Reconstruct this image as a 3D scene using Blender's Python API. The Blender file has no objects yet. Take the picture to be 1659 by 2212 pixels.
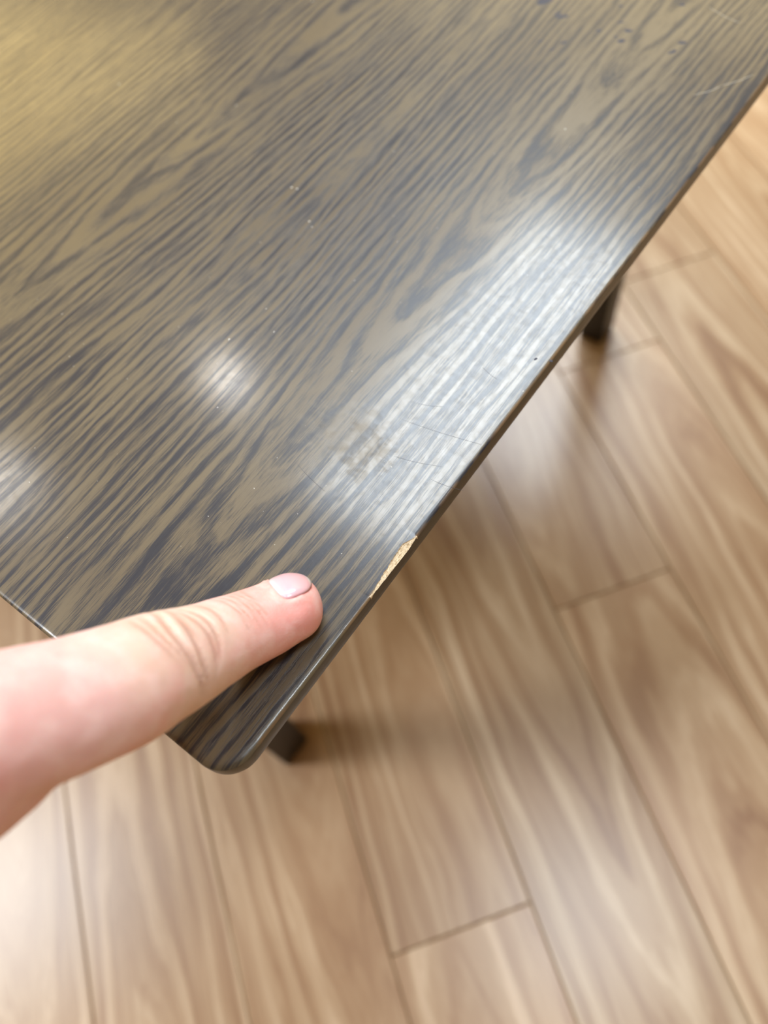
import bpy, bmesh, math, random
import numpy as np
from mathutils import Vector, Matrix, noise as mnoise

D = bpy.data
SC = bpy.context.scene
COL = SC.collection
rnd = random.Random(7)

# ------------------------------------------------------------------ camera
TABLE_H = 0.35                      # table top above the floor (floor is z = 0)
CAM_UP = 0.16                       # lens above the table top
F_PX = 1650.2                       # focal length for a 1659 x 2212 image
CAM = Vector((0.05153, 0.01136, TABLE_H + CAM_UP))
# rows: image right, image down, forward, in world axes
R_CAM = ((0.80209007, 0.58875236, -0.10011082),
         (0.48948862, -0.74415282, -0.45457393),
         (-0.34212923, 0.31560613, -0.88506517))
right, down, fwd = (Vector(r).normalized() for r in R_CAM)
cam_data = D.cameras.new('camera')
cam = D.objects.new('camera', cam_data)
COL.objects.link(cam)
m3 = Matrix((right, -down, -fwd)).transposed()
cam.matrix_world = Matrix.Translation(CAM) @ m3.to_4x4()
cam_data.sensor_fit = 'VERTICAL'
cam_data.sensor_height = 24.0
cam_data.sensor_width = 18.0
cam_data.lens = F_PX / 2212 * 24.0
cam_data.clip_start = 0.005
cam_data.clip_end = 50
cam_data.dof.use_dof = True
cam_data.dof.focus_distance = 0.176
cam_data.dof.aperture_fstop = cam_data.lens / 3.3
SC.camera = cam


def px(x, y, z):
    """world point seen at photo pixel (x, y) at height z above the table top"""
    d = right * (x - 829.5) + down * (y - 1106) + fwd * F_PX
    t = -(CAM_UP - z) / d.z
    return CAM + d * t


def depth(p):
    return (p - CAM).dot(fwd)


# ------------------------------------------------------------------ world, lights, exposure
w = D.worlds.new('world')
SC.world = w
w.use_nodes = True
w.node_tree.nodes['Background'].inputs[0].default_value = (0.9, 0.95, 1.0, 1)
w.node_tree.nodes['Background'].inputs[1].default_value = 0.05
SC.view_settings.view_transform = 'Standard'
SC.view_settings.look = 'None'
SC.view_settings.gamma = 1
SC.view_settings.use_curve_mapping = False
SC.view_settings.exposure = 0.35
SC.cycles.use_denoising = True
SC.cycles.max_bounces = 8
SC.cycles.sample_clamp_indirect = 4.0

CEIL = 2.45


def ceiling_lamp(name, pxy, sx, sy, power, color, rz=0.0, mirror_z=TABLE_H):
    """ceiling lamp hung where its mirror image in a level surface falls on photo pixel pxy"""
    d = right * (pxy[0] - 829.5) + down * (pxy[1] - 1106) + fwd * F_PX
    hit = CAM + d * (-(CAM.z - mirror_z) / d.z)
    r = Vector((d.x, d.y, -d.z))
    p = hit + r * ((CEIL - 0.03 - mirror_z) / r.z)
    ld = D.lights.new(name, 'AREA')
    ld.shape = 'RECTANGLE'
    ld.size, ld.size_y = sx, sy
    ld.energy = power
    ld.color = color
    o = D.objects.new(name, ld)
    o.location = p
    o.rotation_euler = (0, 0, rz)
    COL.objects.link(o)
    return o


COOL = (0.82, 0.92, 1.0)
ceiling_lamp('ceiling_panel_lamp', (1075, 805), 0.60, 1.5, 66, COOL)
ceiling_lamp('ceiling_spot_lamp', (492, 820), 0.13, 0.13, 3.8, (1, .98, .95))
ceiling_lamp('ceiling_spot_lamp', (-10, 1055), 0.22, 0.25, 5, (1, .98, .95))
ceiling_lamp('ceiling_panel_lamp', (-10, 1930), 0.45, 0.6, 44, (.92, .96, 1.0), 0, 0)
ceiling_lamp('ceiling_panel_lamp', (1250, 1990), 0.3, 0.45, 17, COOL, 0, 0)


def warm_sheen_fill(pxy, height, sx, sy, power, color):
    """added warm fill light, aimed so its golden sheen falls on the table top at pxy"""
    d = right * (pxy[0] - 829.5) + down * (pxy[1] - 1106) + fwd * F_PX
    hit = CAM + d * (-CAM_UP / d.z)
    r = Vector((d.x, d.y, -d.z))
    p = hit + r * ((height - TABLE_H) / r.z)
    ld = D.lights.new('warm_sheen_fill', 'AREA')
    ld.shape = 'RECTANGLE'
    ld.size, ld.size_y = sx, sy
    ld.energy = power
    ld.color = color
    o = D.objects.new('warm_sheen_fill', ld)
    o.location = p
    o.rotation_euler = (hit - p).to_track_quat('-Z', 'Y').to_euler()
    COL.objects.link(o)


warm_sheen_fill((-80, 90), 1.6, 1.5, .8, 18, (1.0, .72, .25))  # added fills for the golden sheen, no known lamp hangs there
warm_sheen_fill((1450, -150), 1.7, 1.8, .7, 8, (1.0, .80, .42))


# ------------------------------------------------------------------ node helper
class NT:
    def __init__(self, name, rough=0.5):
        self.m = D.materials.new(name)
        self.m.use_nodes = True
        self.t = self.m.node_tree
        self.b = self.t.nodes['Principled BSDF']
        self.b.inputs['Roughness'].default_value = rough

    def n(self, typ, **kw):
        nd = self.t.nodes.new(typ)
        for k, v in kw.items():
            setattr(nd, k, v)
        return nd

    def put(self, sock, v):
        if hasattr(v, 'is_output') or isinstance(v, bpy.types.NodeSocket):
            self.t.links.new(v, sock)
        else:
            sock.default_value = v

    def math(self, op, a, b=0.0, c=0.0, clamp=False):
        nd = self.n('ShaderNodeMath', operation=op)
        nd.use_clamp = clamp
        self.put(nd.inputs[0], a)
        self.put(nd.inputs[1], b)
        self.put(nd.inputs[2], c)
        return nd.outputs[0]

    def obj(self):
        tc = self.n('ShaderNodeTexCoord')
        s = self.n('ShaderNodeSeparateXYZ')
        self.t.links.new(tc.outputs['Object'], s.inputs[0])
        return tc.outputs['Object'], s.outputs

    def xyz(self, x, y, z=0.0):
        c = self.n('ShaderNodeCombineXYZ')
        for i, v in enumerate((x, y, z)):
            self.put(c.inputs[i], v)
        return c.outputs[0]

    def noise(self, vec, scale=1.0, detail=3.0, rough=0.55, dist=0.0):
        nd = self.n('ShaderNodeTexNoise')
        self.put(nd.inputs['Vector'], vec)
        nd.inputs['Scale'].default_value = scale
        nd.inputs['Detail'].default_value = detail
        nd.inputs['Roughness'].default_value = rough
        nd.inputs['Distortion'].default_value = dist
        return nd.outputs['Fac']

    def ramp(self, fac, stops, interp='LINEAR'):
        nd = self.n('ShaderNodeValToRGB')
        cr = nd.color_ramp
        cr.interpolation = interp
        while len(cr.elements) < len(stops):
            cr.elements.new(0.5)
        for e, (p, c) in zip(cr.elements, stops):
            e.position = p
            e.color = (*c, 1) if len(c) == 3 else c
        self.put(nd.inputs[0], fac)
        return nd.outputs[0]

    def mix(self, fac, a, b, mode='MIX'):
        nd = self.n('ShaderNodeMix', data_type='RGBA', blend_type=mode)
        self.put(nd.inputs[0], fac)
        self.put(nd.inputs[6], a if not isinstance(a, tuple) else (*a, 1))
        self.put(nd.inputs[7], b if not isinstance(b, tuple) else (*b, 1))
        return nd.outputs[2]

    def step(self, v, lo, hi, a=0.0, b=1.0):
        nd = self.n('ShaderNodeMapRange', interpolation_type='SMOOTHSTEP')
        self.put(nd.inputs[0], v)
        for i, q in enumerate((lo, hi, a, b)):
            self.put(nd.inputs[i + 1], q)
        return nd.outputs[0]

    def bump(self, h, strength, dist):
        nd = self.n('ShaderNodeBump')
        nd.inputs['Strength'].default_value = strength
        nd.inputs['Distance'].default_value = dist
        self.put(nd.inputs['Height'], h)
        return nd.outputs[0]

    def out(self, **kw):
        for k, v in kw.items():
            self.put(self.b.inputs[k.replace('_', ' ')], v)
        return self.m


# ------------------------------------------------------------------ materials
def table_wood():
    """flat-sawn grain: two cathedral axes running along the long edge (local metres)"""
    t = NT('stained_flat_sawn_veneer')
    o, (X, Y, Z) = t.obj()
    xm = t.math('MULTIPLY', X, 1000)
    ym = t.math('MULTIPLY', Y, 1000)
    # slow wander of the grain
    wv = t.noise(t.xyz(t.math('MULTIPLY', xm, .03), t.math('MULTIPLY', ym, .006), 3.1), 1.0, 2)
    wv = t.math('MULTIPLY', t.math('SUBTRACT', wv, .5), 12)
    wv2 = t.noise(t.xyz(t.math('MULTIPLY', xm, .12), t.math('MULTIPLY', ym, .022), 8.1), 1.0, 3)
    wv2 = t.math('MULTIPLY', t.math('SUBTRACT', wv2, .5), 3.4)
    xw = t.math('ADD', xm, wv)
    P = 2.7
    rs = []
    for ax, h0 in ((-143.0, 20.62), (-41.0, 20.95)):
        h = t.math('SUBTRACT', h0, t.math('MULTIPLY', ym, .0515))
        dx = t.math('SUBTRACT', xw, ax)
        r = t.math('SQRT', t.math('ADD', t.math('MULTIPLY', dx, dx), t.math('MULTIPLY', h, h)))
        rs.append(r)
    sm = t.n('ShaderNodeMath', operation='SMOOTH_MIN')
    t.put(sm.inputs[0], rs[0]); t.put(sm.inputs[1], rs[1]); sm.inputs[2].default_value = 5
    R = t.math('ADD', sm.outputs[0], wv2)
    # ring profile
    ring = t.math('SINE', t.math('MULTIPLY', R, 2 * math.pi / P))
    ring = t.math('MULTIPLY_ADD', ring, .5, .5)
    amp = t.noise(t.xyz(t.math('MULTIPLY', R, .16), t.math('MULTIPLY', ym, .006), 1.7), 1.0, 3)
    # short dark pore streaks running with the grain
    st = t.noise(t.xyz(t.math('MULTIPLY', R, .80), t.math('MULTIPLY', ym, .035), .3), 1.0, 3, .6)
    st2 = t.noise(t.xyz(t.math('MULTIPLY', R, 2.0), t.math('MULTIPLY', ym, .07), 5.3), 1.0, 2, .6)
    rag = t.noise(t.xyz(t.math('MULTIPLY', xm, 2.8), t.math('MULTIPLY', ym, .20), 9.3), 1.0, 4, .7)
    v = t.math('MULTIPLY', ring, .28)
    v = t.math('ADD', v, t.math('MULTIPLY', amp, .42))
    v = t.math('ADD', v, t.math('MULTIPLY', st, .80))
    v = t.math('ADD', v, t.math('MULTIPLY', st2, .52))
    v = t.math('ADD', v, t.math('MULTIPLY', rag, .62))
    hair = t.noise(t.xyz(t.math('MULTIPLY', xm, 5.5), t.math('MULTIPLY', ym, .10), 4.4), 1.0, 3, .6)
    v = t.math('ADD', v, t.math('MULTIPLY', t.math('SUBTRACT', hair, .5), .85))
    dark = t.step(v, 1.13, 1.55)
    fib = t.noise(t.xyz(t.math('MULTIPLY', xm, 7), t.math('MULTIPLY', ym, .35), 2), 1.0, 3, .7)
    blotch = t.noise(t.xyz(t.math('MULTIPLY', xm, .02), t.math('MULTIPLY', ym, .012), 7), 1.0, 3)
    light = t.ramp(blotch, [(.3, (.092, .067, .039)), (.7, (.150, .115, .067))])
    light = t.mix(t.math('MULTIPLY', fib, .35), light, (.07, .055, .038))
    darkc = t.ramp(rag, [(.3, (.006, .009, .020)), (.75, (.018, .021, .032))])
    col = t.mix(t.math('MULTIPLY', dark, .90), light, darkc)
    # worn lacquer: a thin brown rub line along the arris
    en = t.noise(t.xyz(2, t.math('MULTIPLY', ym, .05), 2), 1.0, 2)
    rub = t.math('MULTIPLY', t.step(X, -.0009, -.0003), t.step(en, .45, .55))
    col = t.mix(t.math('MULTIPLY', rub, .7), col, (.20, .12, .06))
    # dull smudge of dried residue near the chip, finger marks elsewhere
    sx = t.math('DIVIDE', t.math('ADD', xm, 30), 13)
    sy = t.math('DIVIDE', t.math('SUBTRACT', ym, 80), 8)
    sn = t.noise(t.xyz(t.math('MULTIPLY', xm, .16), t.math('MULTIPLY', ym, .22), 4), 1.0, 5, .7)
    sd = t.math('ADD', t.math('ADD', t.math('MULTIPLY', sx, sx), t.math('MULTIPLY', sy, sy)),
                t.math('MULTIPLY', t.math('SUBTRACT', sn, .5), 8))
    smudge = t.math('SUBTRACT', 1.0, t.step(sd, -1.2, 1.9))
    col = t.mix(t.math('MULTIPLY', smudge, .22), col, (.19, .15, .09))
    mic = t.noise(o, 900, 4, .7)
    rough = t.math('ADD', .30, t.math('MULTIPLY', mic, .10))
    rough = t.math('ADD', rough, t.math('MULTIPLY', dark, -.03))
    rough = t.math('ADD', rough, t.math('MULTIPLY', smudge, .14))
    # the lacquer sinks into the open pores and is smeared by handling
    mott = t.noise(o, 420, 4, .75)
    cw = t.math('MULTIPLY', t.math('SUBTRACT', .50, t.math('MULTIPLY', dark, .22)), t.step(mott, .32, .62, .68, 1.0))
    crough = t.math('ADD', .09, t.math('MULTIPLY', mic, .10))
    crough = t.math('ADD', crough, t.math('MULTIPLY', smudge, .16))
    hgt = t.math('ADD', t.math('MULTIPLY', dark, -.5), t.math('MULTIPLY', mic, .6))
    fine = t.noise(t.xyz(t.math('MULTIPLY', xm, 2.2), t.math('MULTIPLY', ym, .6), 2), 1.0, 4, .7)
    hgt = t.math('ADD', hgt, t.math('MULTIPLY', fine, .4))
    return t.out(Base_Color=col, Roughness=rough, Normal=t.bump(hgt, .35, .00008),
                 Specular_IOR_Level=.32, Coat_Weight=cw, Coat_Roughness=crough)


def edge_mat():
    t = NT('dark_lacquered_edge', .3)
    o, (X, Y, Z) = t.obj()
    nn = t.noise(t.xyz(t.math('MULTIPLY', X, 900), t.math('MULTIPLY', Y, 90), t.math('MULTIPLY', Z, 900)), 1, 3)
    col = t.ramp(nn, [(.3, (.018, .012, .004)), (.7, (.036, .025, .009))])
    return t.out(Base_Color=col, Normal=t.bump(nn, .2, .0001), Specular_IOR_Level=.25)


def chip_mat():
    t = NT('raw_fibreboard', .85)
    o, s = t.obj()
    a = t.noise(o, 1600, 4, .7)
    b = t.noise(t.xyz(t.math('MULTIPLY', s[0], 4500), t.math('MULTIPLY', s[1], 900), s[2]), 1, 3, .7)
    v = t.math('ADD', t.math('MULTIPLY', a, .5), t.math('MULTIPLY', b, .5))
    col = t.ramp(v, [(.36, (.34, .22, .11)), (.48, (.64, .49, .31)), (.64, (.84, .70, .50))])
    return t.out(Base_Color=col, Normal=t.bump(v, .8, .0004))


def plank_mat():
    t = NT('oak_look_vinyl')
    o, (X, Y, Z) = t.obj()
    oi = t.n('ShaderNodeObjectInfo')
    rn = oi.outputs['Random']
    xm = t.math('MULTIPLY', X, 1000)
    ym = t.math('MULTIPLY', Y, 1000)
    off = t.math('MULTIPLY', rn, 57.3)
    wv = t.noise(t.xyz(t.math('MULTIPLY', xm, .02), t.math('MULTIPLY', ym, .004), off), 1, 2)
    xa = t.math('ADD', xm, t.math('MULTIPLY', t.math('SUBTRACT', wv, .5), 30))
    ax = t.math('MULTIPLY', t.math('SUBTRACT', t.math('FRACT', t.math('MULTIPLY', rn, 7.77)), .5), 60)
    dx = t.math('SUBTRACT', xa, ax)
    h = t.math('MULTIPLY', t.math('ADD', ym, t.math('MULTIPLY', rn, 700)), .06)
    R = t.math('SQRT', t.math('ADD', t.math('MULTIPLY', dx, dx), t.math('MULTIPLY', h, h)))
    w2 = t.noise(t.xyz(t.math('MULTIPLY', xm, .1), t.math('MULTIPLY', ym, .012), off), 1, 3)
    R = t.math('ADD', R, t.math('MULTIPLY', w2, 7))
    a = t.noise(t.xyz(t.math('MULTIPLY', R, .20), t.math('MULTIPLY', ym, .003), off), 1, 3, .6)
    b = t.noise(t.xyz(t.math('MULTIPLY', R, .8), t.math('MULTIPLY', ym, .012), off), 1, 3, .6)
    rg = t.math('MULTIPLY_ADD', t.math('SINE', t.math('MULTIPLY', R, .62)), .5, .5)
    mod = t.noise(t.xyz(t.math('MULTIPLY', xm, .03), t.math('MULTIPLY', ym, .01), off), 1, 2)
    v = t.math('ADD', t.math('MULTIPLY', a, .66), t.math('MULTIPLY', b, .26))
    v = t.math('ADD', v, t.math('MULTIPLY', t.math('MULTIPLY', rg, mod), .26))
    v = t.math('SUBTRACT', v, .025)
    col = t.ramp(v, [(.28, (.235, .125, .063)), (.42, (.34, .215, .12)), (.55, (.43, .305, .19)), (.70, (.57, .44, .31))])
    tint = t.ramp(t.math('FRACT', t.math('MULTIPLY', rn, 13.1)), [(0, (.86, .84, .80)), (1, (1.05, 1.0, .95))])
    col = t.mix(1.0, col, tint, 'MULTIPLY')
    return t.out(Base_Color=col, Roughness=.31, Normal=t.bump(v, .2, .0003), Specular_IOR_Level=.5)


def plain(name, col, rough=.6, nscale=40, amt=.12):
    t = NT(name, rough)
    o, s = t.obj()
    nn = t.noise(o, nscale, 3)
    c = t.mix(nn, tuple(q * (1 - amt) for q in col), tuple(min(1, q * (1 + amt)) for q in col))
    return t.out(Base_Color=c)


def skin_mat():
    t = NT('skin')
    o, s = t.obj()
    at = t.n('ShaderNodeAttribute', attribute_name='along')      # metres back from the fingertip
    al = t.math('MULTIPLY', at.outputs['Fac'], 10)
    wn = t.noise(o, 70, 3)
    al2 = t.math('ADD', al, t.math('MULTIPLY', t.math('SUBTRACT', wn, .5), .16))
    base = t.ramp(al2, [(0.0, (.80, .34, .30)), (.12, (.82, .38, .34)), (.22, (.82, .45, .40)),
                        (.32, (.80, .55, .46)), (.45, (.77, .52, .42)), (.60, (.80, .49, .46)), (.95, (.77, .39, .37))])
    mott = t.noise(o, 210, 4, .6)
    base = t.mix(t.step(mott, .42, .72, 0, .45), base, (.92, .66, .62))
    mott2 = t.noise(o, 95, 3, .6)
    base = t.mix(t.step(mott2, .5, .75, 0, .45), base, (.78, .34, .31))
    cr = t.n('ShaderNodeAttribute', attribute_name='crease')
    base = t.mix(t.math('MULTIPLY', cr.outputs['Fac'], .72), base, (.48, .24, .17))  # shade of the folds painted into the skin colour
    fine = t.n('ShaderNodeTexVoronoi', feature='DISTANCE_TO_EDGE')
    fine.inputs['Scale'].default_value = 1500
    t.t.links.new(o, fine.inputs['Vector'])
    f2 = t.noise(o, 2600, 3, .6)
    hh = t.math('ADD', t.math('MULTIPLY', t.step(fine.outputs['Distance'], 0, .25), .6), t.math('MULTIPLY', f2, .6))
    t.b.subsurface_method = 'RANDOM_WALK'
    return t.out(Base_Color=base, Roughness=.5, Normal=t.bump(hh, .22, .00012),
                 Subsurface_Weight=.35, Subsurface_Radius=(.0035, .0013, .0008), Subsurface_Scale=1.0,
                 Specular_IOR_Level=.4)


def nail_mat():
    t = NT('nail', .25)
    o, s = t.obj()
    at = t.n('ShaderNodeAttribute', attribute_name='nail_t')
    nn = t.noise(o, 250, 3)
    v = t.math('ADD', at.outputs['Fac'], t.math('MULTIPLY', t.math('SUBTRACT', nn, .5), .06))
    col = t.ramp(v, [(0, (.82, .62, .62)), (.16, (.76, .48, .52)), (.35, (.74, .41, .46)),
                     (.90, (.74, .40, .42)), (.96, (.78, .54, .48)), (1, (.80, .62, .54))])
    return t.out(Base_Color=col, Subsurface_Weight=.2, Subsurface_Radius=(.002, .001, .001), Subsurface_Scale=1.0,
                 Normal=t.bump(nn, .1, .0001), Coat_Weight=.3)


M = dict(wood=table_wood(), edge=edge_mat(), chip=chip_mat(), plank=plank_mat(),
         leg=plain('black_brown_lacquer', (.010, .006, .004), .45),
         under=plain('dark_underside', (.03, .02, .012), .7),
         joint=plain('floor_joint', (.16, .11, .07), .8),
         wall=plain('warm_plaster_wall', (.44, .34, .20), .9, 6, .05),
         ceil=plain('white_ceiling', (.55, .55, .55), .95, 6, .03),
         skin=skin_mat(), nail=nail_mat(),
         dust=plain('pale_dust', (.62, .60, .55), .8),
         ink=plain('dark_fleck', (.02, .02, .035), .6),
         scratch=plain('pale_scratch', (.42, .38, .30), .7))


# ------------------------------------------------------------------ mesh helpers
def link(name, me, mat=None, parent=None):
    if mat is not None and not me.materials:
        me.materials.append(mat)
    o = D.objects.new(name, me)
    COL.objects.link(o)
    if parent is not None:
        o.parent = parent
    return o


def from_bm(name, bm, mat, parent=None, smooth=False):
    me = D.meshes.new(name)
    bm.to_mesh(me)
    bm.free()
    if smooth:
        for p in me.polygons:
            p.use_smooth = True
    return link(name, me, mat, parent)


def box_bm(x0, x1, y0, y1, z0, z1, bevel=0.0, seg=2):
    bm = bmesh.new()
    bmesh.ops.create_cube(bm, size=1)
    for v in bm.verts:
        v.co = Vector(((x0 + x1) / 2 + v.co.x * (x1 - x0), (y0 + y1) / 2 + v.co.y * (y1 - y0),
                       (z0 + z1) / 2 + v.co.z * (z1 - z0)))
    if bevel:
        bmesh.ops.bevel(bm, geom=bm.edges[:], offset=bevel, segments=seg, affect='EDGES', profile=.5)
    return bm


# ------------------------------------------------------------------ setting: floor of planks, walls, ceiling
HF = CAM_UP + TABLE_H
PHI = math.radians(54.8985)
PW = 0.1714510 * HF
U0 = -0.4478359 * HF
u_dir = Vector((math.cos(PHI), math.sin(PHI), 0))
v_dir = Vector((-u_dir.y, u_dir.x, 0))
nad = Vector((CAM.x, CAM.y, 0))

RX0, RX1, RY0, RY1 = -2.6, 2.2, -2.0, 3.0       # room, in floor (u, v) coordinates
TH = 0.003
floor = from_bm('floor', box_bm(RX0, RX1, RY0, RY1, -.03, -TH), M['joint'])
floor.location = nad
floor.rotation_euler = (0, 0, PHI)
floor['kind'] = 'structure'
PL = 0.75
GAP = 0.0005
pm_full = None


def plank_mesh(length):
    bm = box_bm(-PW / 2 + GAP / 2, PW / 2 - GAP / 2, -length / 2 + GAP / 2, length / 2 - GAP / 2, -TH, 0)
    top = [e for e in bm.edges if all(abs(v.co.z) < 1e-6 for v in e.verts)]
    bmesh.ops.bevel(bm, geom=top, offset=.0006, segments=1, affect='EDGES')
    me = D.meshes.new('plank')
    bm.to_mesh(me)
    bm.free()
    me.materials.append(M['plank'])
    return me


pm_full = plank_mesh(PL)
known = {2: -0.02045 * HF, 4: 0.29382 * HF, 5: 0.6526 * HF, 0: .52 * HF, 1: -.62 * HF, 3: .80 * HF}
i0 = math.floor((RX0 - U0) / PW) + 1
i1 = math.floor((RX1 - U0) / PW)
for i in range(i0, i1):
    uc = U0 + (i + .5) * PW
    j = known.get(i, rnd.uniform(0, PL))
    k0 = math.floor((RY0 - j) / PL)
    v0 = j + k0 * PL
    while v0 < RY1:
        a, b = max(v0, RY0), min(v0 + PL, RY1)
        if b - a > .02:
            o = link('plank', pm_full if abs(b - a - PL) < 1e-4 else plank_mesh(b - a), None, floor)
            o.location = (uc, (a + b) / 2, 0)
            # a plank may lie either way round
            if rnd.random() < .5:
                o.rotation_euler = (0, 0, math.pi)
        v0 += PL


def wall(name, x0, x1, y0, y1, z0, z1, mat):
    o = from_bm(name, box_bm(x0, x1, y0, y1, z0, z1), mat)
    o.location = nad
    o.rotation_euler = (0, 0, PHI)
    o['kind'] = 'structure'
    return o


wall('wall_left', RX0 - .1, RX0, RY0 - .1, RY1 + .1, -.03, CEIL, M['wall'])
wall('wall_right', RX1, RX1 + .1, RY0 - .1, RY1 + .1, -.03, CEIL, M['wall'])
wall('wall_front', RX0, RX1, RY0 - .1, RY0, -.03, CEIL, M['wall'])
wall('wall_back', RX0, RX1, RY1, RY1 + .1, -.03, CEIL, M['wall'])
wall('ceiling', RX0 - .1, RX1 + .1, RY0 - .1, RY1 + .1, CEIL, CEIL + .05, M['ceil'])

# ------------------------------------------------------------------ the table
table = D.objects.new('low_table', None)
COL.objects.link(table)
table.location = (0, 0, TABLE_H)
table['label'] = 'low dark-stained wooden table with a chipped edge beside the pointing finger'
table['category'] = 'table'
TW, TL, CR, TT = .62, .446, .0078, .0078


def outline(inset, chip_w=None):
    """rounded rectangle, dense along the near part of the right edge"""
    pts = []
    r = max(CR - inset, .0012)

    def corner(cx, cy, a0, n=14):
        for k in range(n + 1):
            a = a0 + math.pi / 2 * k / n
            pts.append((cx + r * math.cos(a), cy + r * math.sin(a)))
    i = inset + r
    corner(-i, i, -math.pi / 2, 20)                       # the near corner
    for k in range(1, N_EDGE):
        y = EDGE_Y[k]
        pts.append((-inset, max(min(y, TL - i), i)))
    corner(-i, TL - i, 0)
    corner(-TW + i, TL - i, math.pi / 2)
    corner(-TW + i, i, math.pi)
    for k in range(1, 160):
        pts.append((-TW + i + (TW - 2 * i) * k / 160, inset))
    return pts


EDGE_Y = [.010 + .0004 * k for k in range(0, 90)] + [.046 + .0002 * k for k in range(1, 125)]
EDGE_Y += [EDGE_Y[-1] + .0012 * k for k in range(1, 150)]
EDGE_Y += [.26 + .02 * k for k in range(0, 9)]
EDGE_Y = sorted(EDGE_Y)
N_EDGE = len(EDGE_Y)
C0, C1 = .0492, .0678


def chip_width(y):
    if y <= C0 or y >= C1:
        return 0.0
    s = (y - C0) / (C1 - C0)
    wv = .0018 * min(1, (s / .75)) ** .6 * min(1, ((1 - s) / .2)) ** .9
    return max(0, wv + .00022 * mnoise.noise(Vector((y * 900, 3, 1))) + .00012 * mnoise.noise(Vector((y * 3000, 9, 1))))


# edge profile: (inset, z) from the top face round the lip, down and under
prof = [(.0045, 0), (.0026, -.00002), (.0014, -.00010), (.0008, -.00030), (.00035, -.00065), (.0001, -.0011),
        (0, -.0017), (0, -.0034), (0, -.0052), (.00025, -.0062), (.0009, -.0071), (.0018, -.0076), (.004, -TT)]
chip_prof = {1: None}
rings = []
for k, (ins, z) in enumerate(prof):
    ring = []
    for (x, y) in outline(ins):
        # the lip grows rounder towards the near corner and is crisp further along
        near = math.exp(-max(0, y - .012) / .03) * math.exp(-max(0, -x - .03) / .05)
        sc = .34 + .36 * near
        zz = z * sc if k <= 5 else z
        xx, yy = x, y
        if k <= 5:
            # pull inset in or out with the lip's roundness
            if x > -.012 and y > CR:
                xx = -ins * sc
            elif y < .012 and x < -CR:
                yy = ins * sc
        wob = .00005 * mnoise.noise(Vector((x * 700, y * 700, k * .0)))
        if x > -.01 and C0 < y < C1 and 1 <= k <= 6:
            wc = chip_width(y)
            s = wc / .0021
            bl = min(1, wc / .0005)
            if wc > .00005:
                nx, nz = xx, zz
                tt = {1: (1.12, 0), 2: (1.0, 0), 3: (.93, .28), 4: (.62, .55), 5: (.32, .8), 6: (0.02, 1)}[k]
                xx = -wc * tt[0] if k < 6 else -.00012
                jit = .00018 * mnoise.noise(Vector((y * 2500, k * 3.3, 0))) if 3 <= k <= 5 else 0
                zz = -.0012 * s * tt[1] + jit * .7
                if k == 1:
                    zz = 0
                xx, zz = nx + (xx - nx) * bl, nz + (zz - nz) * bl
        if k == 1 and x > -.01 and y > C0 and y < C1:
            xx = min(xx, -chip_width(y) - .0003)
        if k == 0:
            xx = min(xx, x)
        ring.append((xx + (wob if x > -.01 else 0), yy, zz))
    rings.append(ring)
NP = len(rings[0])
verts = [p for r_ in rings for p in r_]
KT = 5                     # top face runs down to ring 5, then the edge band begins


def sub_mesh(name, faces, mat, smooth=True):
    used = sorted({i for f in faces for i in f})
    mp = {i: n for n, i in enumerate(used)}
    me = D.meshes.new(name)
    me.from_pydata([verts[i] for i in used], [], [[mp[i] for i in f] for f in faces])
    me.update()
    if smooth:
        for p in me.polygons:
            p.use_smooth = len(p.vertices) == 4
    return link(name, me, mat, table)


top_f, edge_f, chip_f = [list(range(NP))], [], []
for k in range(len(prof) - 1):
    for i in range(NP):
        j = (i + 1) % NP
        f = [k * NP + j, k * NP + i, (k + 1) * NP + i, (k + 1) * NP + j]
        ym = (verts[k * NP + i][1] + verts[k * NP + j][1]) / 2
        xm = verts[k * NP + i][0]
        if xm > -.01 and C0 < ym < C1 and 2 <= k <= 5 and chip_width(ym) > .0001:
            chip_f.append(f)
        elif k < KT:
            top_f.append(f)
        else:
            edge_f.append(f)
edge_f.append([(len(prof) - 1) * NP + i for i in range(NP)][::-1])
sub_mesh('tabletop', top_f, M['wood'])
eb = sub_mesh('edge_band', edge_f, M['edge'])
eb['label'] = 'dark olive-brown lacquered side edge'
ch = sub_mesh('chipped_edge', chip_f, M['chip'], smooth=False)
ch['label'] = 'pale raw chip broken from the edge'

# four square legs (inset from the short sides) and the rails that carry them
LX0, LX1 = -.108, -.088
for (lx0, lx1) in ((LX0, LX1), (-TW - LX1, -TW - LX0)):
    for (ly0, ly1) in ((.0085, .030), (TL - .030, TL - .0085)):
        bm = box_bm(lx0, lx1, ly0, ly1, -TABLE_H + .0001, -TT - .012, .0012)
        from_bm('leg', bm, M['leg'], table)
    from_bm('rail', box_bm(lx0, lx1, .012, TL - .012, -TT - .0125, -TT + .0002, .001), M['under'], table)

# scratches on the top (light hair lines) and dark flecks, dust
def strip(name, pts, wd, mat, z=.00006):
    bm = bmesh.new()
    prev = None
    n = len(pts)
    for i, p in enumerate(pts):
        a = pts[max(0, i - 1)]
        b = pts[min(n - 1, i + 1)]
        d = (Vector(b) - Vector(a))
        d.z = 0
        d.normalize()
        q = Vector((-d.y, d.x, 0)) * wd / 2 * (1 if 0 < i < n - 1 else .2)
        P = Vector((p[0], p[1], 0))
        c = [bm.verts.new(P + q + Vector((0, 0, 0))), bm.verts.new(P + Vector((0, 0, z))), bm.verts.new(P - q)]
        if prev:
            bm.faces.new((prev[0], prev[1], c[1], c[0]))
            bm.faces.new((prev[1], prev[2], c[2], c[1]))
        prev = c
    return from_bm(name, bm, mat, table)


def tl(x, y):
    p = px(x, y, 0)
    return (p.x, p.y, 0)


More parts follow.
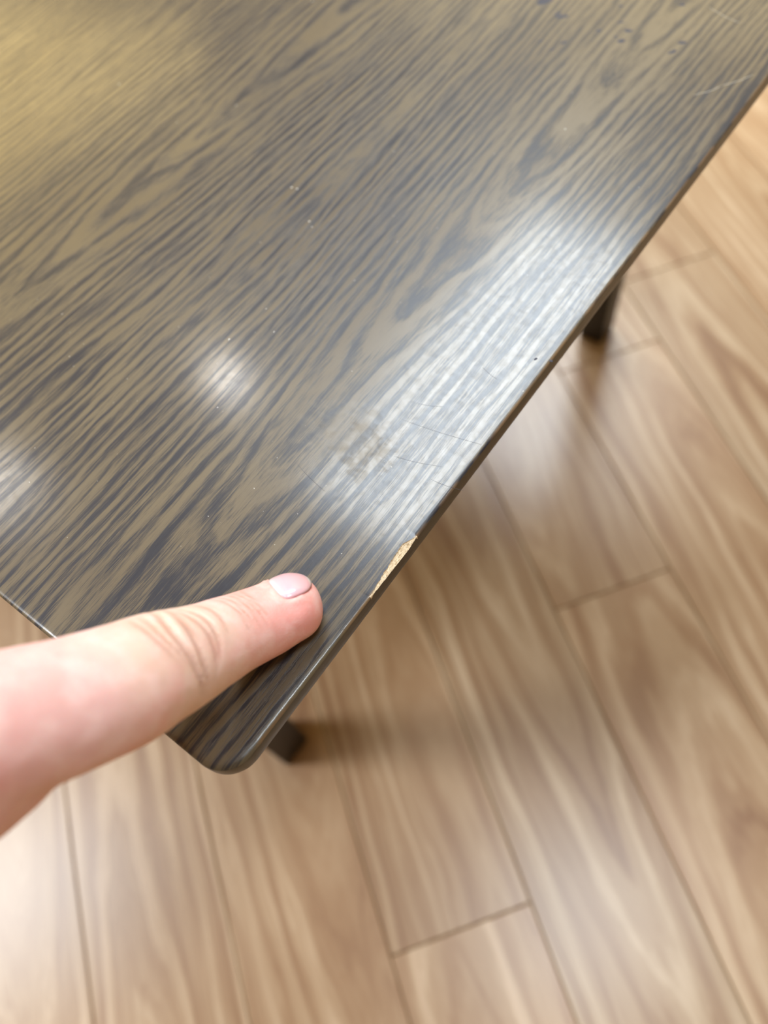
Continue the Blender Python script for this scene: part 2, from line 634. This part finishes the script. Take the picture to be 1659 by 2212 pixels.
def scratch(p0, p1, wd=.00016, bend=3, n=9):
    pts = []
    for i in range(n):
        s = i / (n - 1)
        x = p0[0] + (p1[0] - p0[0]) * s + rnd.uniform(-bend, bend) * .3
        y = p0[1] + (p1[1] - p0[1]) * s + rnd.uniform(-bend, bend) * .3 + bend * math.sin(s * 3.1)
        pts.append(tl(x, y))
    strip('scratch', pts, wd, M['scratch'])


scratch((1498, 205), (1560, 185), .00022)
scratch((1555, 186), (1628, 160), .00022)
scratch((1530, 15), (1600, 50), .00016)
for a_, b_ in (((866, 905), (1040, 962)), ((850, 985), (955, 1010)), ((930, 1035), (1003, 1062)), ((640, 1000), (700, 1062)),
               ((1042, 792), (1075, 822)), ((900, 870), (960, 880))):
    strip('hairline_scratch', [tl(a_[0] + (b_[0] - a_[0]) * q / 8, a_[1] + (b_[1] - a_[1]) * q / 8 + 2 * math.sin(q * .5))
                      for q in range(9)], .00007, M['ink'], .00002)


def fleck_mesh(cx, cy, r, ang, asp, h=.00008, n=7):
    p = px(cx, cy, 0)
    vs, off = [], len(FV)
    for k in range(n):
        a = 2 * math.pi * k / n
        rr = r * rnd.uniform(.6, 1.2)
        x, y = rr * math.cos(a) * asp, rr * math.sin(a)
        vs.append((p.x + x * math.cos(ang) - y * math.sin(ang), p.y + x * math.sin(ang) + y * math.cos(ang), .00001))
    vs.append((p.x, p.y, h))
    FV.extend(vs)
    for k in range(n):
        FF.append((off + k, off + (k + 1) % n, off + n))


FV, FF = [], []
ink = [(1175, 2, 9, 2.4), (1215, 36, 5, 3.2), (1205, 30, 4, 2), (1294, 66, 5, 1.3), (1357, 66, 5, 1.6), (1343, 88, 6, 1.3),
       (1475, 10, 5, 1.4), (1475, 92, 4, 2), (1452, 112, 4, 2.4), (1330, 79, 3, 1.5), (1218, 92, 4, 2.2), (1342, 48, 3, 2),
       (1340, 12, 3, 2), (1193, 106, 3, 2.4), (1168, 88, 3, 2), (1190, 780, 2, 1.5), (1157, 775, 2, 1.5)]
for (x, y, r, asp) in ink:
    fleck_mesh(x, y, r * .00019, rnd.uniform(.3, 1.2), asp)
me = D.meshes.new('dark_flecks')
me.from_pydata(FV, [], FF)
fo = link('dark_flecks', me, M['ink'], table)
fo['kind'] = 'stuff'
FV, FF = [], []
dust = [(257, 182, 3), (510, 228, 2.5), (382, 264, 2.5), (630, 405, 4), (642, 408, 3), (668, 478, 3.5), (674, 490, 2.5),
        (495, 733, 3), (134, 678, 2), (391, 60, 1.5), (1221, 279, 2.5), (150, 770, 2), (675, 2, 3), (549, 1055, 2),
        (450, 1115, 2), (592, 717, 2), (470, 880, 2), (845, 1008, 2), (1130, 845, 2), (575, 667, 2)]
for (x, y, r) in dust:
    fleck_mesh(x, y, r * .00006, rnd.uniform(0, 3), 1.8)
for _ in range(130):
    x, y = rnd.uniform(0, 1500), rnd.uniform(0, 1250)
    if y < 1240 - (x - 800) * 1.3 - 60 and y < 1230 and y < 1270:
        fleck_mesh(x, y, rnd.uniform(.6, 1.5) * .00006, rnd.uniform(0, 3), rnd.uniform(1, 2.4))
me = D.meshes.new('dust')
me.from_pydata(FV, [], FF)
do = link('dust', me, M['dust'], table)
do['kind'] = 'stuff'

# ------------------------------------------------------------------ the hand
# centre line of the index finger: photo pixel, apparent width (px), height above table (m)
ST = [(624, 1313, 149, .0063), (583, 1332, 157, .0078), (542, 1351, 165, .0100), (501, 1370, 175, .0130),
      (461, 1389, 188, .0164), (415, 1411, 206, .0205), (369, 1432, 226, .0245), (320, 1453, 246, .0285),
      (271, 1476, 266, .0322), (163, 1517, 286, .0385), (54, 1552, 312, .0440), (-70, 1594, 340, .0500),
      (-190, 1636, 366, .0550)]
cen, rad = [], []
for (x, y, wd, z) in ST:
    p = px(x, y, z)
    cen.append(np.array(p))
    rad.append(wd / 2 * depth(p) / F_PX)
cen = np.array(cen)
rad = np.array(rad)
acc = np.concatenate([[0], np.cumsum(np.linalg.norm(np.diff(cen, axis=0), axis=1))])


def smooth_interp(xs, ys, x):
    """Catmull-Rom style interpolation"""
    m = np.gradient(ys, xs, axis=0)
    i = int(np.clip(np.searchsorted(xs, x) - 1, 0, len(xs) - 2))
    h = xs[i + 1] - xs[i]
    t = (x - xs[i]) / h
    return ((2 * t**3 - 3 * t**2 + 1) * ys[i] + (t**3 - 2 * t**2 + t) * h * m[i]
            + (-2 * t**3 + 3 * t**2) * ys[i + 1] + (t**3 - t**2) * h * m[i + 1])


apex = px(692, 1286, .0052)
CAPL = float(np.linalg.norm(np.array(apex) - cen[0]))
S_PIP = float(acc[6]) + CAPL
S_END = float(acc[-1]) + CAPL
capv = (np.array(apex) - cen[0]) / CAPL


def axis_at(s):
    """s metres back from the fingertip -> centre, radius, tangent towards the tip"""
    if s < CAPL:
        u = 1 - s / CAPL
        c = cen[0] + capv * (CAPL - s)
        r = rad[0] * max(0.0, 1 - u ** 2.25) ** .5
        return c, r, capv
    c = smooth_interp(acc, cen, s - CAPL)
    r = float(smooth_interp(acc, rad, s - CAPL))
    e = .0004
    a = smooth_interp(acc, cen, min(max(s - CAPL - e, 0), acc[-1]))
    b = smooth_interp(acc, cen, min(s - CAPL + e, acc[-1]))
    T = a - b
    T = T / np.linalg.norm(T)
    k = min(1, (s - CAPL) / .004)
    T = T * k + capv * (1 - k)
    return c, r, T / np.linalg.norm(T)


def frame_at(s):
    c, r, T = axis_at(s)
    V = np.array(CAM) - c
    V = V - T * V.dot(T)
    V /= np.linalg.norm(V)
    Sd = np.cross(V, T)
    if Sd.dot(np.array(-down)) < 0:
        Sd = -Sd
    return c, r, T, V, Sd


def theta_d(s):
    return math.radians(62 - 16 * min(1, s / S_PIP))


def ring_r(s, th, r):
    d = th - theta_d(s)
    q = 1 - .045 * math.cos(2 * d) + .02
    # the dorsal side is flatter behind the nail, the pulp fuller
    pul = math.exp(-((s - .012) / .008) ** 2)
    q += .05 * pul * max(0, -math.cos(d)) - .05 * pul * max(0, math.cos(d))
    return r * q


def surf(s, th, lift=0.0):
    c, r, T, V, Sd = frame_at(s)
    rr = ring_r(s, th, r) + lift
    return Vector(c + (V * math.cos(th) + Sd * math.sin(th)) * rr)


hb = bmesh.new()


def loft(rows):
    vr = [[hb.verts.new(p) for p in row] for row in rows]
    n = len(vr[0])
    for a, b in zip(vr, vr[1:]):
        for i in range(n):
            hb.faces.new((a[i], a[(i + 1) % n], b[(i + 1) % n], b[i]))
    hb.faces.new(vr[0][::-1])
    hb.faces.new(vr[-1])


NA = 72
rows = []
s = .00004
while s < S_END - .001:
    rows.append([surf(s, 2 * math.pi * k / NA) for k in range(NA)])
    s += .0003 if s < CAPL else .0009
loft(rows)


def capsule_chain(pts, n=28):
    """a tapered limb through (point, radius) pairs with round ends"""
    P = [Vector(p) for p, _ in pts]
    Rr = [r for _, r in pts]
    out = []
    dirs = []
    for i in range(len(P)):
        a = P[max(0, i - 1)]
        b = P[min(len(P) - 1, i + 1)]
        dirs.append((b - a).normalized())
    ref = dirs[0].orthogonal().normalized()
    seq = []
    for k in range(6, 0, -1):
        a = math.pi / 2 * k / 6.2
        seq.append((P[0] - dirs[0] * Rr[0] * math.sin(a), Rr[0] * math.cos(a), dirs[0]))
    for i in range(len(P)):
        seq.append((P[i], Rr[i], dirs[i]))
        if i < len(P) - 1:
            for t in (.25, .5, .75):
                seq.append((P[i].lerp(P[i + 1], t), Rr[i] * (1 - t) + Rr[i + 1] * t, dirs[i].lerp(dirs[i + 1], t).normalized()))
    for k in range(1, 7):
        a = math.pi / 2 * k / 6.2
        seq.append((P[-1] + dirs[-1] * Rr[-1] * math.sin(a), Rr[-1] * math.cos(a), dirs[-1]))
    for (c, r, d) in seq:
        ref = (ref - d * ref.dot(d)).normalized()
        q = d.cross(ref)
        out.append([c + (ref * math.cos(2 * math.pi * k / n) + q * math.sin(2 * math.pi * k / n)) * r for k in range(n)])
    loft(out)


# frame of the hand at the index knuckle; a left hand, its back turned up and away
S_MCP = S_END - .006
c_, r_, T_, V_, Sd_ = frame_at(S_MCP)
td = theta_d(S_MCP)
Tm, Nd = Vector(T_), Vector(V_ * math.cos(td) + Sd_ * math.sin(td))
Ul = Nd.cross(Tm).normalized()                 # towards the little finger
K0 = Vector(c_)
mcp = [K0, K0 + Ul * .021 - Tm * .004 + Nd * .001, K0 + Ul * .040 - Tm * .010 - Nd * .001, K0 + Ul * .056 - Tm * .020 - Nd * .005]
back = (-Tm * .93 - Nd * .12).normalized()
wrist = K0 + back * .082 + Ul * .024 - Nd * .006
for i, k in enumerate(mcp):
    wpt = wrist + Ul * (-.016 + .0125 * i)
    capsule_chain([(k - Nd * .003, .0125 - .0008 * i), (k.lerp(wpt, .5) - Nd * .005, .0135), (wpt, .0145)])
    if i:                                       # three fingers folded into the palm
        a = k - Nd * .036 - Tm * .012
        b = a - Tm * .022 + Nd * .010
        c2 = b + Nd * .012 + Tm * .006
        sc = (0, 1.0, .95, .8)[i]
        a, b, c2 = (k + (q - k) * sc for q in (a, b, c2))
        capsule_chain([(k - Nd * .004, .0105 * sc ** .5), (a, .0092 * sc ** .5), (b, .0086 * sc ** .5), (c2, .0078 * sc ** .5)])
# palm filling, thenar and thumb closed against the folded fingers
pm = (K0 + wrist) / 2
capsule_chain([(pm + Ul * .004 - Nd * .016 + Tm * .022, .0150), (pm + Ul * .012 - Nd * .016, .0170), (wrist - Nd * .006, .0170)])
capsule_chain([(pm + Ul * .032 - Nd * .014 + Tm * .010, .0130), (pm + Ul * .034 - Nd * .014 - Tm * .01, .0150), (wrist + Ul * .012 - Nd * .004, .0150)])
t0 = wrist - Ul * .014 - Nd * .014
t1 = pm - Ul * .018 - Nd * .026 + Tm * .006
t2 = t1 + Tm * .026 - Nd * .012 + Ul * .012
t3 = t2 + Tm * .012 - Nd * .004 + Ul * .016
capsule_chain([(t0, .0160), (t1, .0125), (t2, .0100), (t3, .0085)])
capsule_chain([(wrist, .0215), (wrist + back * .03 + Ul * .002, .0215), (wrist + back * .075, .0245), (wrist + back * .14, .0285)])
capsule_chain([(wrist + Ul * .013, .0180), (wrist + back * .03 + Ul * .014, .0200), (wrist + back * .075 + Ul * .010, .0240), (wrist + back * .14 + Ul * .008, .0285)])
# flesh where finger and thumb web meet, seen at the lower left of the frame
WEB = [((90, 1605, .038), .0070), ((20, 1640, .042), .0090), ((-80, 1680, .046), .0115), ((-220, 1720, .050), .013)]
capsule_chain([(px(*a), r) for a, r in WEB])
me = D.meshes.new('hand')
hb.to_mesh(me)
hb.free()
hand = link('hand', me, M['skin'])
hand.location = (0, 0, TABLE_H * 0)
md = hand.modifiers.new('r', 'REMESH')
md.mode = 'VOXEL'
md.voxel_size = .00085
md.adaptivity = 0
sm_ = hand.modifiers.new('s', 'SMOOTH')
sm_.factor = .5
sm_.iterations = 6
dg = bpy.context.evaluated_depsgraph_get()
me2 = D.meshes.new_from_object(hand.evaluated_get(dg))
hand.modifiers.clear()
hand.data = me2
co = np.empty(len(me2.vertices) * 3, np.float32)
me2.vertices.foreach_get('co', co)
co = co.reshape(-1, 3).astype(np.float64)
nr = np.empty(len(me2.vertices) * 3, np.float32)
me2.vertices.foreach_get('normal', nr)
nr = nr.reshape(-1, 3).astype(np.float64)

# local finger coordinates (s back from the tip, th round the axis) of every vertex
SS = np.arange(.0, S_END - .002, .0005)
FR = [frame_at(q) for q in SS]
Cc = np.array([f[0] for f in FR])
TT_ = np.array([f[2] for f in FR])
VV = np.array([f[3] for f in FR])
SD = np.array([f[4] for f in FR])
idx = np.empty(len(co), int)
for a in range(0, len(co), 20000):
    q = co[a:a + 20000]
    idx[a:a + 20000] = ((q[:, None, :] - Cc[None]) ** 2).sum(2).argmin(1)
rel = co - Cc[idx]
sv = SS[idx] - (rel * TT_[idx]).sum(1)
thv = np.arctan2((rel * SD[idx]).sum(1), (rel * VV[idx]).sum(1))
tdv = np.radians(62 - 16 * np.clip(sv / S_PIP, 0, 1))
dth = np.arctan2(np.sin(thv - tdv), np.cos(thv - tdv))      # 0 on the back of the finger
far = idx >= len(SS) - 2
disp = np.zeros(len(co))
crease = np.zeros(len(co))


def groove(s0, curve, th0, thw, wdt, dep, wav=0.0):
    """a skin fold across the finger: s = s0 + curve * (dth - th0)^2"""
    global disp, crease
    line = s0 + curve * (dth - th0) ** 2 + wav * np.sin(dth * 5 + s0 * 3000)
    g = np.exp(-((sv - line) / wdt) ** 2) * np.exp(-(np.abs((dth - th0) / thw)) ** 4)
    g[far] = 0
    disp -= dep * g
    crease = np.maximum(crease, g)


# loose skin over the middle knuckle: folds and the ridges between them
groove(S_PIP - .0048, .0034, -.35, .80, .00055, .00060, .00012)
groove(S_PIP - .0024, .0016, -.55, .70, .00050, .00050, .0002)
groove(S_PIP + .0002, .0004, -.10, .55, .00045, .00030, .0002)
groove(S_PIP + .0016, -.0012, -.70, .70, .00055, .00075, .0002)
groove(S_PIP + .0046, -.0026, -.50, 1.0, .00060, .00095, .00015)
groove(S_PIP + .0070, -.0030, -.25, .60, .00045, .00030, .00015)
groove(S_PIP - .0085, .003, -.2, .6, .0005, .00012)
groove(S_PIP + .0088, -.003, -.2, .6, .0005, .00015)
# the joint behind the nail: fine folds
for k_, q in enumerate((.0175, .0192, .0208, .0226, .0242)):
    groove(q, .0008 * (k_ - 2), -.3, .7, .00035, .00013 + .00006 * (k_ % 2), .0001)
bul = np.exp(-((sv - S_PIP - .0016) / .006) ** 2) * np.exp(-((dth) / .9) ** 2)
bul[far] = 0
disp += .0007 * bul
# nail bed and the fold of skin round it
NS0, NS1, NW = .0011, .0098, .84             # free edge, base, half angle
u = (sv - (NS0 + NS1) / 2) / ((NS1 - NS0) / 2)
q = (np.abs(u) ** 3.2 + np.abs(dth / NW) ** 3.2) ** (1 / 3.2)
inside = 1 / (1 + np.exp((q - 1.0) / .03))
rim = np.exp(-((q - 1.10) / .09) ** 2) * (sv > .004)
disp -= .00042 * inside
disp += .00030 * rim
lowf = np.array([mnoise.noise(Vector(p) * 260) for p in co[~far]]) if (~far).any() else 0
disp[~far] += .00012 * lowf
co2 = co + nr * disp[:, None]
# melt the joins of palm, folded fingers, thumb and forearm into one another
ed = np.empty(len(me2.edges) * 2, np.int32)
me2.edges.foreach_get('vertices', ed)
ed = ed.reshape(-1, 2)
deg = np.bincount(ed.ravel(), minlength=len(co2)).astype(float)[:, None]
wt = (np.where(far, .8, 0.0) * np.clip((np.linalg.norm(co2 - cen[-1], axis=1)) / .02, 0, 1))[:, None]
for _ in range(60):
    acc_ = np.zeros_like(co2)
    for ax in range(3):
        acc_[:, ax] = (np.bincount(ed[:, 0], co2[ed[:, 1], ax], len(co2)) + np.bincount(ed[:, 1], co2[ed[:, 0], ax], len(co2)))
    co2 = co2 * (1 - wt) + acc_ / np.maximum(deg, 1) * wt
# pulp pressed flat on the table top
zt = TABLE_H + .00005
low = co2[:, 2] < zt
co2[low, 2] = zt
me2.vertices.foreach_set('co', co2.astype(np.float32).ravel())
at = me2.attributes.new('along', 'FLOAT', 'POINT')
at.data.foreach_set('value', np.where(far, .095, np.clip(sv, 0, .1)).astype(np.float32))
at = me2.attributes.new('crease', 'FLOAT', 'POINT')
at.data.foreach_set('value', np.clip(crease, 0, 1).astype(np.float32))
for p in me2.polygons:
    p.use_smooth = True
me2.update()
hand['label'] = 'pale pink hand with index finger pressed on the table corner, fingernail up'
hand['category'] = 'hand'

# the nail: a thin curved plate set into its bed
NU, NV = 26, 26
nb = bmesh.new()
lay = nb.verts.layers.float.new('nail_t')
grid = []
tvals = {}
for i in range(NU + 1):
    a = -1 + 2 * i / NU
    row = []
    for j in range(NV + 1):
        b = -1 + 2 * j / NV
        # square to rounded-square disc
        k = (abs(a) ** 3.0 + abs(b) ** 3.0) ** (1 / 3.0)
        m = max(abs(a), abs(b))
        f = m / k if k > 1e-6 else 1
        aa, bb = a * f, b * f
        s_ = (NS0 + NS1) / 2 + aa * (NS1 - NS0) / 2 * .97
        th_ = theta_d(s_) + bb * NW * .96
        edge = max(0, m - .8) / .2
        # a nail stays nearly straight lengthways: it does not follow the dome of the tip
        pt = surf(s_, th_, .00003 - .00034 * edge ** 2)
        if s_ < CAPL * .62:
            ref_s = CAPL * .62
            c0, r0, T0, V0, S0 = frame_at(ref_s)
            rr = ring_r(ref_s, th_, r0)
            flat = c0 + T0 * (ref_s - s_) + (V0 * math.cos(th_) + S0 * math.sin(th_)) * rr
            k2 = min(1, (ref_s - s_) / ref_s)
            pt = pt.lerp(Vector(flat), .22 * k2)
        v = nb.verts.new(pt)
        tvals[v] = 1 - (aa + 1) / 2
        row.append(v)
    grid.append(row)
for v, q in tvals.items():
    v[lay] = q
for i in range(NU):
    for j in range(NV):
        nb.faces.new((grid[i][j], grid[i + 1][j], grid[i + 1][j + 1], grid[i][j + 1]))
bmesh.ops.recalc_face_normals(nb, faces=nb.faces[:])
nail = from_bm('fingernail', nb, M['nail'], hand, smooth=True)
sol = nail.modifiers.new('t', 'SOLIDIFY')
sol.thickness = .00028
sol.offset = 0
nail['label'] = 'short pale pink fingernail'
